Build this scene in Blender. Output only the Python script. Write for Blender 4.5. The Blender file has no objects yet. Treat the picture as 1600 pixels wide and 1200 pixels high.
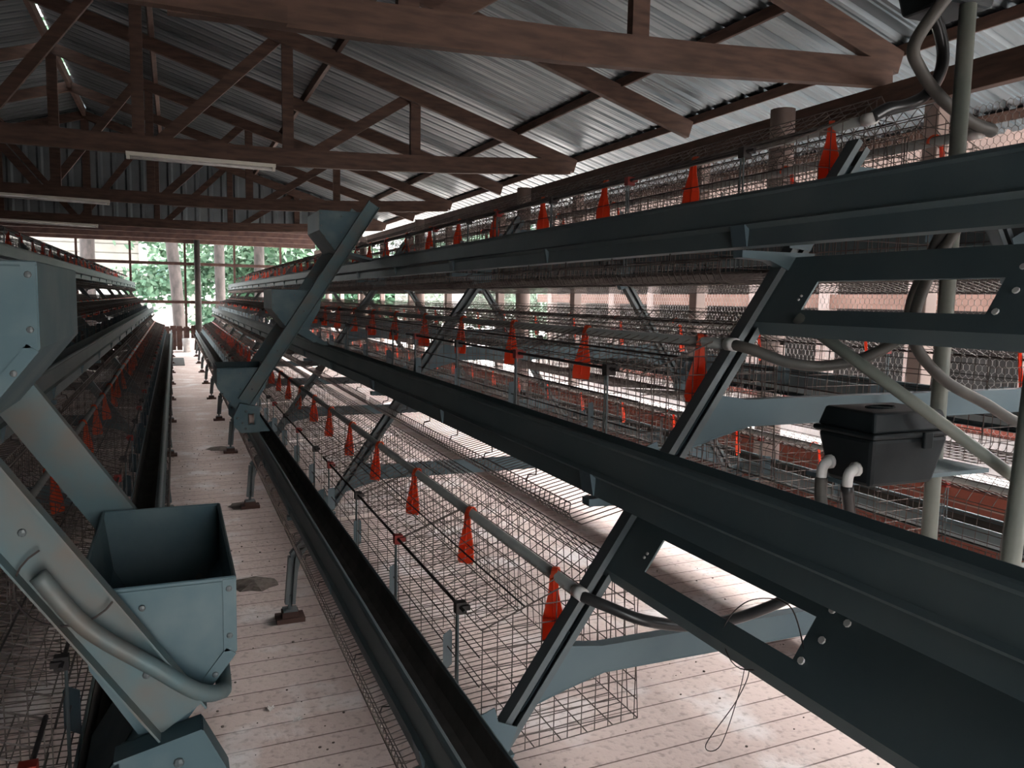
import bpy, math, random
from mathutils import Vector, Matrix

random.seed(7)
SC = bpy.context.scene
COL = SC.collection

# ------------------------------------------------------------------ camera, light, exposure
SC.view_settings.view_transform = 'Standard'
SC.view_settings.look = 'None'
SC.view_settings.gamma = 1.0
SC.view_settings.use_curve_mapping = False
SC.view_settings.exposure = 1.4

EYE = 1.42                                            # eye height
cam_data = bpy.data.cameras.new('camera')
cam = bpy.data.objects.new('camera', cam_data)
COL.objects.link(cam)
SC.camera = cam
cam_data.sensor_fit = 'HORIZONTAL'
cam_data.sensor_width = 36.0
cam_data.lens = 36.0 * 1250.0 / 1600.0
cam_data.clip_start = 0.02
cam_data.clip_end = 300.0
cr = Vector((0.922, -0.387, 0.018)).normalized()      # camera right
cf = Vector((0.387, 0.916, -0.104)).normalized()      # camera forward
cf = (cf - cr * cf.dot(cr)).normalized()
cu = cr.cross(cf)
cam.matrix_world = Matrix(((cr.x, cu.x, -cf.x, 0.0), (cr.y, cu.y, -cf.y, 0.0), (cr.z, cu.z, -cf.z, EYE), (0, 0, 0, 1)))

world = bpy.data.worlds.new('overcast_sky')
SC.world = world
world.use_nodes = True
wn = world.node_tree.nodes
wl = world.node_tree.links
bg = wn['Background']
tc = wn.new('ShaderNodeTexCoord')
sx = wn.new('ShaderNodeSeparateXYZ')
rp = wn.new('ShaderNodeValToRGB')
rp.color_ramp.elements[0].position = 0.0
rp.color_ramp.elements[0].color = (0.55, 0.56, 0.55, 1)
rp.color_ramp.elements[1].position = 0.6
rp.color_ramp.elements[1].color = (0.86, 0.93, 1.0, 1)
wl.new(tc.outputs['Generated'], sx.inputs[0])
wl.new(sx.outputs['Z'], rp.inputs[0])
wl.new(rp.outputs[0], bg.inputs['Color'])
bg.inputs['Strength'].default_value = 6.0

sun_d = bpy.data.lights.new('hazy_sun', 'SUN')
sun_d.energy = 24.0
sun_d.angle = math.radians(60)
sun_d.color = (1.0, 0.93, 0.88)
sun = bpy.data.objects.new('hazy_sun', sun_d)
COL.objects.link(sun)
sun.rotation_euler = Vector((-0.74, -0.12, -0.66)).to_track_quat('-Z', 'Y').to_euler()

# ------------------------------------------------------------------ materials
def mat(name, col, rough=0.6, metal=0.0, col2=None, scale=8.0, detail=6.0, bump=0.0, stretch=(1, 1, 1), lo=0.35, hi=0.65, spec=0.4):
    m = bpy.data.materials.new(name)
    m.use_nodes = True
    nt = m.node_tree
    b = nt.nodes['Principled BSDF']
    b.inputs['Roughness'].default_value = rough
    b.inputs['Metallic'].default_value = metal
    b.inputs['Specular IOR Level'].default_value = spec
    b.inputs['Base Color'].default_value = (*col, 1)
    if col2 is not None or bump:
        t = nt.nodes.new('ShaderNodeTexCoord')
        mp = nt.nodes.new('ShaderNodeMapping')
        mp.inputs['Scale'].default_value = stretch
        n = nt.nodes.new('ShaderNodeTexNoise')
        n.inputs['Scale'].default_value = scale
        n.inputs['Detail'].default_value = detail
        nt.links.new(t.outputs['Object'], mp.inputs[0])
        nt.links.new(mp.outputs[0], n.inputs['Vector'])
        if col2 is not None:
            r = nt.nodes.new('ShaderNodeValToRGB')
            r.color_ramp.elements[0].position = lo
            r.color_ramp.elements[0].color = (*col, 1)
            r.color_ramp.elements[1].position = hi
            r.color_ramp.elements[1].color = (*col2, 1)
            nt.links.new(n.outputs['Fac'], r.inputs[0])
            nt.links.new(r.outputs[0], b.inputs['Base Color'])
        if bump:
            bp = nt.nodes.new('ShaderNodeBump')
            bp.inputs['Strength'].default_value = bump
            bp.inputs['Distance'].default_value = 0.01
            nt.links.new(n.outputs['Fac'], bp.inputs['Height'])
            nt.links.new(bp.outputs[0], b.inputs['Normal'])
    return m

M = {}
M['zinc'] = mat('galvanised_sheet', (0.097, 0.138, 0.148), 0.5, 0.3, (0.127, 0.164, 0.168), 5, bump=0.05)
M['trough_shade'] = mat('painted_trough_shade', (0.05, 0.045, 0.04), 0.9, 0, (0.085, 0.075, 0.066), 12)  # dark colour standing for the shade inside the troughs
M['paint'] = mat('blue_grey_coated_steel', (0.084, 0.127, 0.147), 0.5, 0.2, (0.110, 0.154, 0.167), 4, bump=0.04)
M['cart'] = mat('weathered_zinc_cart', (0.069, 0.121, 0.138), 0.5, 0.25, (0.131, 0.176, 0.183), 7, lo=0.42, hi=0.72, bump=0.05)
M['cart_dusty'] = mat('dusty_zinc_rail', (0.105, 0.163, 0.173), 0.55, 0.2, (0.157, 0.144, 0.124), 9, lo=0.45, hi=0.7)
M['leg'] = mat('leg_steel', (0.101, 0.126, 0.133), 0.5, 0.3, (0.144, 0.158, 0.158), 6)
M['wire'] = mat('rusty_cage_wire', (0.094, 0.072, 0.065), 0.6, 0.3, (0.173, 0.145, 0.130), 14)
M['rod'] = mat('black_rod', (0.035, 0.03, 0.03), 0.6, 0.2, (0.08, 0.065, 0.06), 14)
M['orange'] = mat('orange_plastic', (0.88, 0.145, 0.06), 0.45, 0, (0.80, 0.115, 0.05), 20)
M['red'] = mat('dark_red_plastic', (0.280, 0.024, 0.016), 0.5, 0, (0.200, 0.016, 0.012), 20)
M['pipe'] = mat('grey_water_pipe', (0.230, 0.238, 0.230), 0.45, 0, (0.306, 0.299, 0.275), 12)
M['olive'] = mat('grey_green_pipe', (0.159, 0.178, 0.153), 0.5, 0, (0.220, 0.226, 0.196), 9)
M['olivedark'] = mat('dusty_rubber_hose', (0.045, 0.045, 0.041), 0.55, 0, (0.078, 0.072, 0.063), 12)
M['black'] = mat('black_rubber', (0.015, 0.015, 0.016), 0.28, 0, (0.03, 0.03, 0.03), 15)
M['tank'] = mat('black_tank_plastic', (0.006, 0.010, 0.012), 0.55, 0, (0.018, 0.024, 0.026), 9, lo=0.4, hi=0.8, spec=0.25)
M['white'] = mat('white_plastic', (0.75, 0.73, 0.70), 0.5, 0, (0.6, 0.58, 0.56), 15)
M['wood'] = mat('roof_timber', (0.057, 0.033, 0.024), 0.8, 0, (0.100, 0.057, 0.042), 5, stretch=(1, 1, 6), bump=0.15)
M['post'] = mat('round_post_wood', (0.302, 0.223, 0.194), 0.8, 0, (0.374, 0.295, 0.266), 4, bump=0.2)
M['darkwood'] = mat('dark_board_wood', (0.056, 0.028, 0.024), 0.8, 0, (0.096, 0.052, 0.040), 6, bump=0.2)
M['brick'] = mat('red_brick', (0.26, 0.085, 0.055), 0.85, 0, (0.34, 0.13, 0.09), 6, bump=0.2)
M['concrete'] = mat('pale_concrete', (0.474, 0.459, 0.436), 0.85, 0, (0.566, 0.551, 0.535), 3, bump=0.1)
M['tube'] = mat('white_enamel_batten', (0.62, 0.60, 0.52), 0.4, 0, (0.7, 0.68, 0.6), 6)
M['bark'] = mat('tree_bark', (0.020, 0.016, 0.014), 0.9, 0, (0.045, 0.034, 0.031), 9, stretch=(1, 1, 0.4), bump=0.4)
M['leafA'] = mat('leaf_green', (0.032, 0.086, 0.043), 0.7, 0, (0.069, 0.144, 0.075), 2.5)
M['leafB'] = mat('leaf_pale_green', (0.049, 0.115, 0.066), 0.7, 0, (0.098, 0.173, 0.104), 2.5)
M['terracotta'] = mat('weathered_reddish_board', (0.16, 0.085, 0.062), 0.8, 0, (0.22, 0.125, 0.095), 3)
M['dull'] = mat('dim_grey_board', (0.085, 0.078, 0.074), 0.8, 0, (0.12, 0.11, 0.105), 3)
M['siding'] = mat('beige_siding', (0.166, 0.157, 0.141), 0.8, 0, (0.198, 0.189, 0.170), 2)
M['glass'] = mat('bluish_window', (0.16, 0.28, 0.34), 0.1, 0, (0.24, 0.36, 0.42), 2)
M['ground'] = mat('outside_ground', (0.446, 0.405, 0.373), 0.95, 0, (0.551, 0.510, 0.486), 1.5, bump=0.2)
M['soil'] = mat('dry_droppings', (0.10, 0.08, 0.07), 0.95, 0, (0.18, 0.15, 0.13), 40)
M['mesh'] = mat('hex_netting_wire', (0.42, 0.40, 0.38), 0.5, 0.3, (0.5, 0.47, 0.45), 20)
M['feather'] = mat('pale_feather', (0.55, 0.52, 0.50), 0.9)
M['mat_dark'] = mat('dark_rubber_sheet', (0.045, 0.045, 0.045), 0.8, 0, (0.06, 0.058, 0.055), 8)
M['bluetarp'] = mat('pale_blue_sheet', (0.52, 0.70, 0.76), 0.5, 0.1, (0.62, 0.78, 0.82), 4)

def translucent(m, fac):
    nt = m.node_tree; b = nt.nodes['Principled BSDF']; out = nt.nodes['Material Output']
    tr = nt.nodes.new('ShaderNodeBsdfTranslucent'); mx = nt.nodes.new('ShaderNodeMixShader'); mx.inputs[0].default_value = fac
    tr.inputs[0].default_value = (0.95, 0.19, 0.08, 1)
    nt.links.new(b.outputs[0], mx.inputs[1]); nt.links.new(tr.outputs[0], mx.inputs[2]); nt.links.new(mx.outputs[0], out.inputs['Surface'])
translucent(M['orange'], 0.55)
def roof_mat():
    m = mat('corrugated_zinc', (0.15, 0.175, 0.185), 0.42, 0.7, (0.215, 0.24, 0.25), 2.2, stretch=(0.5, 3, 1), bump=0.02)
    return m
M['roof'] = roof_mat()

def floor_mat():
    m = bpy.data.materials.new('dusty_floor_boards')
    m.use_nodes = True
    nt = m.node_tree
    N, L = nt.nodes, nt.links
    b = N['Principled BSDF']
    b.inputs['Roughness'].default_value = 0.8
    tcn = N.new('ShaderNodeTexCoord')
    mp = N.new('ShaderNodeMapping')
    mp.inputs['Rotation'].default_value = (0, 0, math.radians(-1.5))
    L.new(tcn.outputs['Object'], mp.inputs[0])
    br = N.new('ShaderNodeTexBrick')
    br.offset = 0.37
    br.inputs['Scale'].default_value = 1.0
    br.inputs['Brick Width'].default_value = 3.4
    br.inputs['Row Height'].default_value = 0.125
    br.inputs['Mortar Size'].default_value = 0.0035
    br.inputs['Mortar Smooth'].default_value = 0.3
    br.inputs['Color1'].default_value = (0.57, 0.46, 0.425, 1)
    br.inputs['Color2'].default_value = (0.65, 0.54, 0.50, 1)
    br.inputs['Mortar'].default_value = (0.17, 0.12, 0.105, 1)
    L.new(mp.outputs[0], br.inputs['Vector'])
    n1 = N.new('ShaderNodeTexNoise'); n1.inputs['Scale'].default_value = 3.2; n1.inputs['Detail'].default_value = 9
    n2 = N.new('ShaderNodeTexNoise'); n2.inputs['Scale'].default_value = 38; n2.inputs['Detail'].default_value = 5
    L.new(tcn.outputs['Object'], n1.inputs['Vector']); L.new(tcn.outputs['Object'], n2.inputs['Vector'])
    r1 = N.new('ShaderNodeValToRGB')
    r1.color_ramp.elements[0].position = 0.52; r1.color_ramp.elements[0].color = (0, 0, 0, 1)
    r1.color_ramp.elements[1].position = 0.68; r1.color_ramp.elements[1].color = (1, 1, 1, 1)
    L.new(n1.outputs['Fac'], r1.inputs[0])
    mx = N.new('ShaderNodeMixRGB'); mx.inputs[2].default_value = (0.78, 0.76, 0.76, 1)
    ml = N.new('ShaderNodeMath'); ml.operation = 'MULTIPLY'; ml.inputs[1].default_value = 0.8
    L.new(r1.outputs[0], ml.inputs[0]); L.new(ml.outputs[0], mx.inputs[0]); L.new(br.outputs['Color'], mx.inputs[1])
    r2 = N.new('ShaderNodeValToRGB')
    r2.color_ramp.elements[0].position = 0.30; r2.color_ramp.elements[0].color = (0.45, 0.42, 0.41, 1)
    r2.color_ramp.elements[1].position = 0.47; r2.color_ramp.elements[1].color = (1, 1, 1, 1)
    L.new(n2.outputs['Fac'], r2.inputs[0])
    m2 = N.new('ShaderNodeMixRGB'); m2.blend_type = 'MULTIPLY'; m2.inputs[0].default_value = 0.6
    L.new(mx.outputs[0], m2.inputs[1]); L.new(r2.outputs[0], m2.inputs[2])
    L.new(m2.outputs[0], b.inputs['Base Color'])
    bp = N.new('ShaderNodeBump'); bp.inputs['Strength'].default_value = 0.25; bp.inputs['Distance'].default_value = 0.01
    L.new(n2.outputs['Fac'], bp.inputs['Height']); L.new(bp.outputs[0], b.inputs['Normal'])
    return m
M['floor'] = floor_mat()

def brick_mat():
    m = bpy.data.materials.new('low_brick_wall')
    m.use_nodes = True
    N, L = m.node_tree.nodes, m.node_tree.links
    b = N['Principled BSDF']; b.inputs['Roughness'].default_value = 0.9
    t = N.new('ShaderNodeTexCoord')
    mp = N.new('ShaderNodeMapping'); mp.inputs['Rotation'].default_value = (math.radians(90), 0, math.radians(90))
    br = N.new('ShaderNodeTexBrick')
    br.inputs['Scale'].default_value = 1.0; br.inputs['Brick Width'].default_value = 0.24; br.inputs['Row Height'].default_value = 0.085
    br.inputs['Mortar Size'].default_value = 0.006
    br.inputs['Color1'].default_value = (0.30, 0.085, 0.055, 1); br.inputs['Color2'].default_value = (0.23, 0.065, 0.045, 1)
    br.inputs['Mortar'].default_value = (0.35, 0.24, 0.2, 1)
    L.new(t.outputs['Object'], mp.inputs[0]); L.new(mp.outputs[0], br.inputs['Vector']); L.new(br.outputs['Color'], b.inputs['Base Color'])
    return m
M['brickwall'] = brick_mat()

def pix(p):
    """where a point lands in the 1600 x 1200 picture (None behind the lens); used only to word the labels"""
    d = Vector(p) - Vector((0, 0, EYE)); w = d.dot(cf)
    if w < 0.05: return None
    return 800 + 1250 * d.dot(cr) / w, 600 - 1250 * d.dot(cu) / w
def in_frame(p, m=0):
    q = pix(p)
    return q is not None and -m < q[0] < 1600 + m and -m < q[1] < 1200 + m

# ------------------------------------------------------------------ mesh helpers
class MB:
    def __init__(self, o=(0, 0, 0)):
        self.v = []; self.f = []; self.mi = []; self.cur = 0
        self.o = o
    def add(self, vs, fs):
        n = len(self.v)
        ox, oy, oz = self.o
        self.v += [(a[0] - ox, a[1] - oy, a[2] - oz) for a in vs]
        self.f += [tuple(n + i for i in f) for f in fs]
        self.mi += [self.cur] * len(fs)
        return self
    def box(self, x0, x1, y0, y1, z0, z1):
        if x0 > x1: x0, x1 = x1, x0
        if y0 > y1: y0, y1 = y1, y0
        if z0 > z1: z0, z1 = z1, z0
        vs = [(x0, y0, z0), (x1, y0, z0), (x1, y1, z0), (x0, y1, z0), (x0, y0, z1), (x1, y0, z1), (x1, y1, z1), (x0, y1, z1)]
        return self.add(vs, [(3, 2, 1, 0), (4, 5, 6, 7), (0, 1, 5, 4), (1, 2, 6, 5), (2, 3, 7, 6), (3, 0, 4, 7)])
    def obox(self, a, b, side, w, h):
        """beam from a to b; 'side' is the direction of width w; h across"""
        a = Vector(a); b = Vector(b)
        d = (b - a).normalized(); s = Vector(side)
        s = (s - d * s.dot(d)).normalized(); t = d.cross(s)
        vs = []
        for p in (a, b):
            for i, j in ((-1, -1), (1, -1), (1, 1), (-1, 1)):
                vs.append(tuple(p + s * (i * w / 2) + t * (j * h / 2)))
        return self.add(vs, [(3, 2, 1, 0), (4, 5, 6, 7), (0, 1, 5, 4), (1, 2, 6, 5), (2, 3, 7, 6), (3, 0, 4, 7)])
    def tube(self, pts, r, n=8, caps=True, closed=False):
        P = [Vector(p) for p in pts]
        R = r if isinstance(r, (list, tuple)) else [r] * len(P)
        ref = None; vs = []; fs = []
        k = len(P)
        for i in range(k):
            if closed:
                d = P[(i + 1) % k] - P[i - 1]
            else:
                d = P[min(i + 1, k - 1)] - P[max(i - 1, 0)]
            d.normalize()
            if ref is None:
                ref = Vector((0, 0, 1)) if abs(d.z) < 0.9 else Vector((1, 0, 0))
                ref = (ref - d * ref.dot(d)).normalized()
            else:
                ref = (ref - d * ref.dot(d))
                ref = ref.normalized() if ref.length > 1e-6 else d.orthogonal().normalized()
            q = d.cross(ref)
            for j in range(n):
                a = 2 * math.pi * j / n
                vs.append(tuple(P[i] + (ref * math.cos(a) + q * math.sin(a)) * R[i]))
        m = k if closed else k - 1
        for i in range(m):
            a = i * n; b2 = ((i + 1) % k) * n
            for j in range(n):
                fs.append((a + j, a + (j + 1) % n, b2 + (j + 1) % n, b2 + j))
        if caps and not closed and n > 3:
            fs.append(tuple(range(n - 1, -1, -1)))
            fs.append(tuple((k - 1) * n + j for j in range(n)))
        return self.add(vs, fs)
    def wire(self, pts, r=0.0014):
        return self.tube(pts, r, 3, False)
    def sheet(self, prof, th, y0, y1):
        """open polyline profile in (x,z) given a thickness and run along y"""
        k = len(prof); off = []
        for i in range(k):
            ax, az = prof[max(i - 1, 0)]; bx, bz = prof[min(i + 1, k - 1)]
            dx, dz = bx - ax, bz - az
            l = math.hypot(dx, dz) or 1
            off.append((prof[i][0] - dz / l * th, prof[i][1] + dx / l * th))
        ring = list(prof) + off[::-1]
        n = len(ring)
        vs = [(x, y0, z) for x, z in ring] + [(x, y1, z) for x, z in ring]
        fs = [(i, (i + 1) % n, n + (i + 1) % n, n + i) for i in range(n)]
        for i in range(k - 1):
            j = n - 1 - i
            fs.append((i, j, j - 1, i + 1)); fs.append((n + i, n + i + 1, n + j - 1, n + j))
        return self.add(vs, fs)
    def prism_y(self, poly, y0, y1):
        n = len(poly)
        vs = [(x, y0, z) for x, z in poly] + [(x, y1, z) for x, z in poly]
        fs = [tuple(range(n)), tuple(range(2 * n - 1, n - 1, -1))]
        fs += [(i, n + i, n + (i + 1) % n, (i + 1) % n) for i in range(n)]
        return self.add(vs, fs)
    def prism(self, poly, vec):
        """polygon of 3D points pushed along vec"""
        n = len(poly); vec = Vector(vec)
        vs = [tuple(p) for p in poly] + [tuple(Vector(p) + vec) for p in poly]
        fs = [tuple(range(n)), tuple(range(2 * n - 1, n - 1, -1))]
        fs += [(i, n + i, n + (i + 1) % n, (i + 1) % n) for i in range(n)]
        return self.add(vs, fs)
    def ball(self, c, r, n=8, sc=(1, 1, 1)):
        vs = [(c[0], c[1], c[2] + r * sc[2])]
        for i in range(1, n // 2):
            t = math.pi * i / (n // 2)
            for j in range(n):
                a = 2 * math.pi * j / n
                vs.append((c[0] + r * sc[0] * math.sin(t) * math.cos(a), c[1] + r * sc[1] * math.sin(t) * math.sin(a), c[2] + r * sc[2] * math.cos(t)))
        vs.append((c[0], c[1], c[2] - r * sc[2]))
        fs = [(0, 1 + j, 1 + (j + 1) % n) for j in range(n)]
        for i in range(n // 2 - 2):
            for j in range(n):
                a = 1 + i * n
                fs.append((a + j, a + n + j, a + n + (j + 1) % n, a + (j + 1) % n))
        a = 1 + (n // 2 - 2) * n; e = len(vs) - 1
        fs += [(a + j, e, a + (j + 1) % n) for j in range(n)]
        return self.add(vs, fs)
    def mesh(self, name, mats):
        me = bpy.data.meshes.new(name)
        me.from_pydata(self.v, [], self.f)
        if not isinstance(mats, (list, tuple)): mats = [mats]
        for m in mats: me.materials.append(m)
        if any(self.mi): me.polygons.foreach_set('material_index', self.mi)
        me.update()
        return me
    def obj(self, name, mats, parent=None, loc=None, smooth=False, bevel=0.0):
        me = self.mesh(name, mats)
        o = bpy.data.objects.new(name, me)
        COL.objects.link(o)
        o.parent = parent
        if loc is not None: o.location = loc
        if smooth:
            me.polygons.foreach_set('use_smooth', [True] * len(me.polygons))
        if bevel:
            b = o.modifiers.new('bevel', 'BEVEL'); b.width = bevel; b.segments = 2; b.limit_method = 'ANGLE'
        return o

def tag(o, label=None, cat=None, group=None, kind=None):
    if label: o['label'] = label
    if cat: o['category'] = cat
    if group: o['group'] = group
    if kind: o['kind'] = kind
    return o
def thing(name, label, cat, loc=(0, 0, 0), group=None):
    o = bpy.data.objects.new(name, None)
    o.empty_display_size = 0.1
    COL.objects.link(o); o.location = loc
    return tag(o, label, cat, group)
def part(name, me, parent, loc=(0, 0, 0)):
    o = bpy.data.objects.new(name, me)
    COL.objects.link(o); o.parent = parent; o.location = loc
    return o
def clone(root, loc, label, group):
    r = root.copy(); COL.objects.link(r); r.location = loc
    r['label'] = label
    if group: r['group'] = group
    for ch in root.children:
        c = ch.copy(); COL.objects.link(c); c.parent = r
        for g in ch.children:
            d = g.copy(); COL.objects.link(d); d.parent = c
    return r
def struct(o):
    o['kind'] = 'structure'; return o
def curve(pts, n=8):
    """Catmull-Rom through pts"""
    P = [Vector(p) for p in pts]; out = []
    for i in range(len(P) - 1):
        p0 = P[max(i - 1, 0)]; p1 = P[i]; p2 = P[i + 1]; p3 = P[min(i + 2, len(P) - 1)]
        for k in range(n):
            t = k / n
            out.append(0.5 * ((2 * p1) + (-p0 + p2) * t + (2 * p0 - 5 * p1 + 4 * p2 - p3) * t * t + (-p0 + 3 * p1 - 3 * p2 + p3) * t ** 3))
    out.append(P[-1])
    return out
ORD = ['nearest', 'second', 'third', 'fourth', 'fifth', 'sixth', 'seventh', 'eighth', 'ninth', 'tenth', 'eleventh', 'twelfth', 'thirteenth',
       'fourteenth', 'fifteenth', 'sixteenth', 'seventeenth', 'eighteenth', 'nineteenth', 'twentieth', 'twenty-first', 'twenty-second', 'twenty-third',
       'twenty-fourth', 'twenty-fifth', 'twenty-sixth', 'twenty-seventh', 'twenty-eighth', 'twenty-ninth', 'thirtieth', 'thirty-first', 'thirty-second',
       'thirty-third', 'thirty-fourth', 'thirty-fifth', 'thirty-sixth']
TIER = ['bottom', 'middle', 'top']

# ------------------------------------------------------------------ building shell
Y_NEAR, Y_FAR = -1.6, 22.0
X_R, X_L = 3.5, -6.16
X_RIDGE = -1.25
Y_GAB = 14.84                                          # the high roof stops here; a lower lean-to goes on to the far end
def roof_z(x):                                           # underside of the sheets
    return 2.90 + 0.308 * (3.45 - x) if x >= X_RIDGE else 2.90 + 0.308 * (3.45 - X_RIDGE) - 0.308 * (X_RIDGE - x)

struct(MB().box(X_L - 0.1, X_R + 0.1, Y_NEAR, Y_FAR, -0.12, 0.0).obj('floor', M['floor']))
o = MB().box(-60, 60, -30, 90, -0.6, -0.13).obj('outside_ground', M['ground']); struct(o)

# corrugated roof slopes
def roof_slope(name, xa, xb, y0, y1):
    mb = MB(); pitch = 0.19
    pr = [(0, 0), (0.035, 0.0), (0.05, 0.022), (0.075, 0.022), (0.09, 0.0), (0.115, 0), (0.123, 0.006), (0.131, 0), (0.15, 0.0), (0.158, 0.006), (0.166, 0)]
    ys = []; y = y0
    while y < y1:
        for a, b in pr: ys.append((y + a, b))
        y += pitch
    n = len(ys); vs = []
    cuts = [xa + (xb - xa) * i / 2 for i in range(3)]
    for x in cuts:
        for yy, dz in ys: vs.append((x, yy, roof_z(x) + dz))
    for x in cuts:
        for yy, dz in ys: vs.append((x, yy, roof_z(x) + dz + 0.003))
    fs = []; k = len(cuts) * n
    for c in range(2):
        for i in range(n - 1):
            a = c * n + i
            fs.append((a, a + 1, a + n + 1, a + n)); fs.append((k + a, k + a + n, k + a + n + 1, k + a + 1))
    mb.add(vs, fs)
    return struct(mb.obj(name, M['roof']))
roof_slope('roof_right', X_RIDGE + 0.03, 4.75, Y_NEAR - 0.3, Y_GAB + 0.3)
roof_slope('roof_left', X_RIDGE - 0.03, X_L - 1.2, Y_NEAR - 0.3, Y_GAB + 0.3)
mb = MB(); zr = roof_z(X_RIDGE)
for ya, yb in ((Y_NEAR - 0.3, 9.6), (11.05, 11.7), (12.9, Y_GAB + 0.3)):        # the cap is missing in two places
    mb.add([(X_RIDGE - 0.2, ya, zr - 0.02), (X_RIDGE, ya, zr + 0.05), (X_RIDGE + 0.2, ya, zr - 0.02),
            (X_RIDGE - 0.2, yb, zr - 0.02), (X_RIDGE, yb, zr + 0.05), (X_RIDGE + 0.2, yb, zr - 0.02)], [(0, 1, 4, 3), (1, 2, 5, 4)])
struct(mb.obj('roof_ridge_cap', M['roof']))
# lower lean-to over the far end
mb = MB()
mb.prism([(X_L - 0.6, Y_GAB + 0.05, 2.98), (X_R + 1.1, Y_GAB + 0.05, 2.98), (X_R + 1.1, Y_FAR + 0.6, 2.86), (X_L - 0.6, Y_FAR + 0.6, 2.86)], (0, 0, 0.01))
struct(mb.obj('roof_far', M['roof']))

# low side walls, caps
for nm, x0, x1 in (('wall_right', X_R, X_R + 0.12), ('wall_left', X_L - 0.12, X_L)):
    struct(MB().box(x0, x1, Y_NEAR, Y_FAR, -0.12, 0.575).obj(nm, M['brickwall']))
    struct(MB().box(x0 - 0.03, x1 + 0.03, Y_NEAR, Y_FAR, 0.575, 0.605).obj('trim_right' if x0 > 0 else 'trim_left', M['concrete'], bevel=0.004))

# far gable of upright corrugated sheets
mb = MB(); vs = []; fs = []; x = X_L; k = 0
while x < X_R + 0.01:
    ph = (k % 4); dy = -0.02 if ph in (1, 2) else 0.0
    vs += [(x, Y_GAB + dy, 2.66), (x, Y_GAB + dy, roof_z(x) + 0.02)]
    if k: fs.append((2 * k - 2, 2 * k, 2 * k + 1, 2 * k - 1))
    k += 1; x += (0.03, 0.04, 0.03, 0.11)[ph]
mb.add(vs, fs)
struct(mb.obj('wall_far', M['roof']))

# unseen near gable wall behind the camera and left boarding, both added to block light
mb = MB(); vs = []; n = 0; fs = []
for xa, xb, za in ((X_L, 0.1, 0.0), (0.1, 0.9, 2.0), (0.9, X_R, 0.0)):
    xs = [xa, xb] if not (xa < X_RIDGE < xb) else [xa, X_RIDGE, xb]
    poly = [(xa, za)] + [(xb, za)] + [(x, roof_z(x) + 0.02) for x in reversed(xs)]
    mb.prism_y(poly, Y_NEAR, Y_NEAR + 0.03)
struct(mb.obj('wall_near_light_block', M['darkwood']))
struct(MB().box(X_L - 0.12, X_L - 0.08, Y_NEAR, Y_FAR, 0.6, roof_z(X_L)).obj('wall_left_light_block', M['darkwood']))  # unseen boarding added to shut out light from the left

# timber plates along both sides
def beam(name, a, b, side, w, h, m, label, cat, group=None):
    return tag(MB().obox(a, b, side, w, h).obj(name, m, bevel=0.004), label, cat, group)
beam('wall_plate', (X_R, Y_NEAR, 2.50), (X_R, Y_FAR, 2.56), (1, 0, 0), 0.06, 0.14, M['wood'], 'long timber wall plate along top of the right open side wall', 'beam')
beam('wall_plate', (X_L, Y_NEAR, 2.50), (X_L, Y_FAR, 2.56), (1, 0, 0), 0.06, 0.14, M['wood'], 'long timber wall plate on the far left side under the roof', 'beam')
beam('gable_beam', (X_L, Y_FAR, 2.79), (X_R, Y_FAR, 2.75), (0, 1, 0), 0.08, 0.13, M['darkwood'], 'dark horizontal timber beam over the far end opening', 'beam')
for i, (y, z) in enumerate(((16.6, 2.72), (18.3, 2.74), (20.2, 2.75))):
    beam('cross_beam', (X_L, y, z), (X_R + 0.1, y, z), (0, 1, 0), 0.06, 0.12, M['darkwood'], ORD[i] + ' low cross beam from the camera under the far lean-to roof', 'beam', 'cross beams of the lean-to')
beam('gable_rail', (X_L, Y_GAB - 0.05, 3.02), (X_R - 1, Y_GAB - 0.05, 3.0), (0, 1, 0), 0.05, 0.07, M['darkwood'], 'thin dark rail crossing the corrugated gable sheets', 'beam')
for i, (x, lab) in enumerate(((4.5, 'eave purlin outside the right wall, lowest under the roof'), (3.66, 'purlin just outside the right wall plate'), (3.02, 'purlin just inside the right wall plate'),
                   (1.33, 'purlin halfway up the right roof slope'), (-0.15, 'purlin high on the right roof slope near the ridge'),
                   (-2.35, 'purlin high on the left roof slope near the ridge'), (-3.9, 'purlin halfway up the left roof slope'), (-5.6, 'lowest purlin on the left roof slope'))):
    z = roof_z(x) - 0.035
    beam('purlin', (x, Y_NEAR - 0.2, z), (x, Y_GAB + 0.2, z), (1, 0, 0.3), 0.05, 0.06, M['wood'], 'reddish timber ' + lab, 'purlin', 'roof purlins')
beam('ridge_beam', (X_RIDGE, Y_NEAR - 0.2, roof_z(X_RIDGE) - 0.09), (X_RIDGE, Y_GAB - 0.08, roof_z(X_RIDGE) - 0.09), (1, 0, 0), 0.05, 0.12, M['wood'], 'timber ridge beam along the peak of the roof', 'beam')

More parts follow.
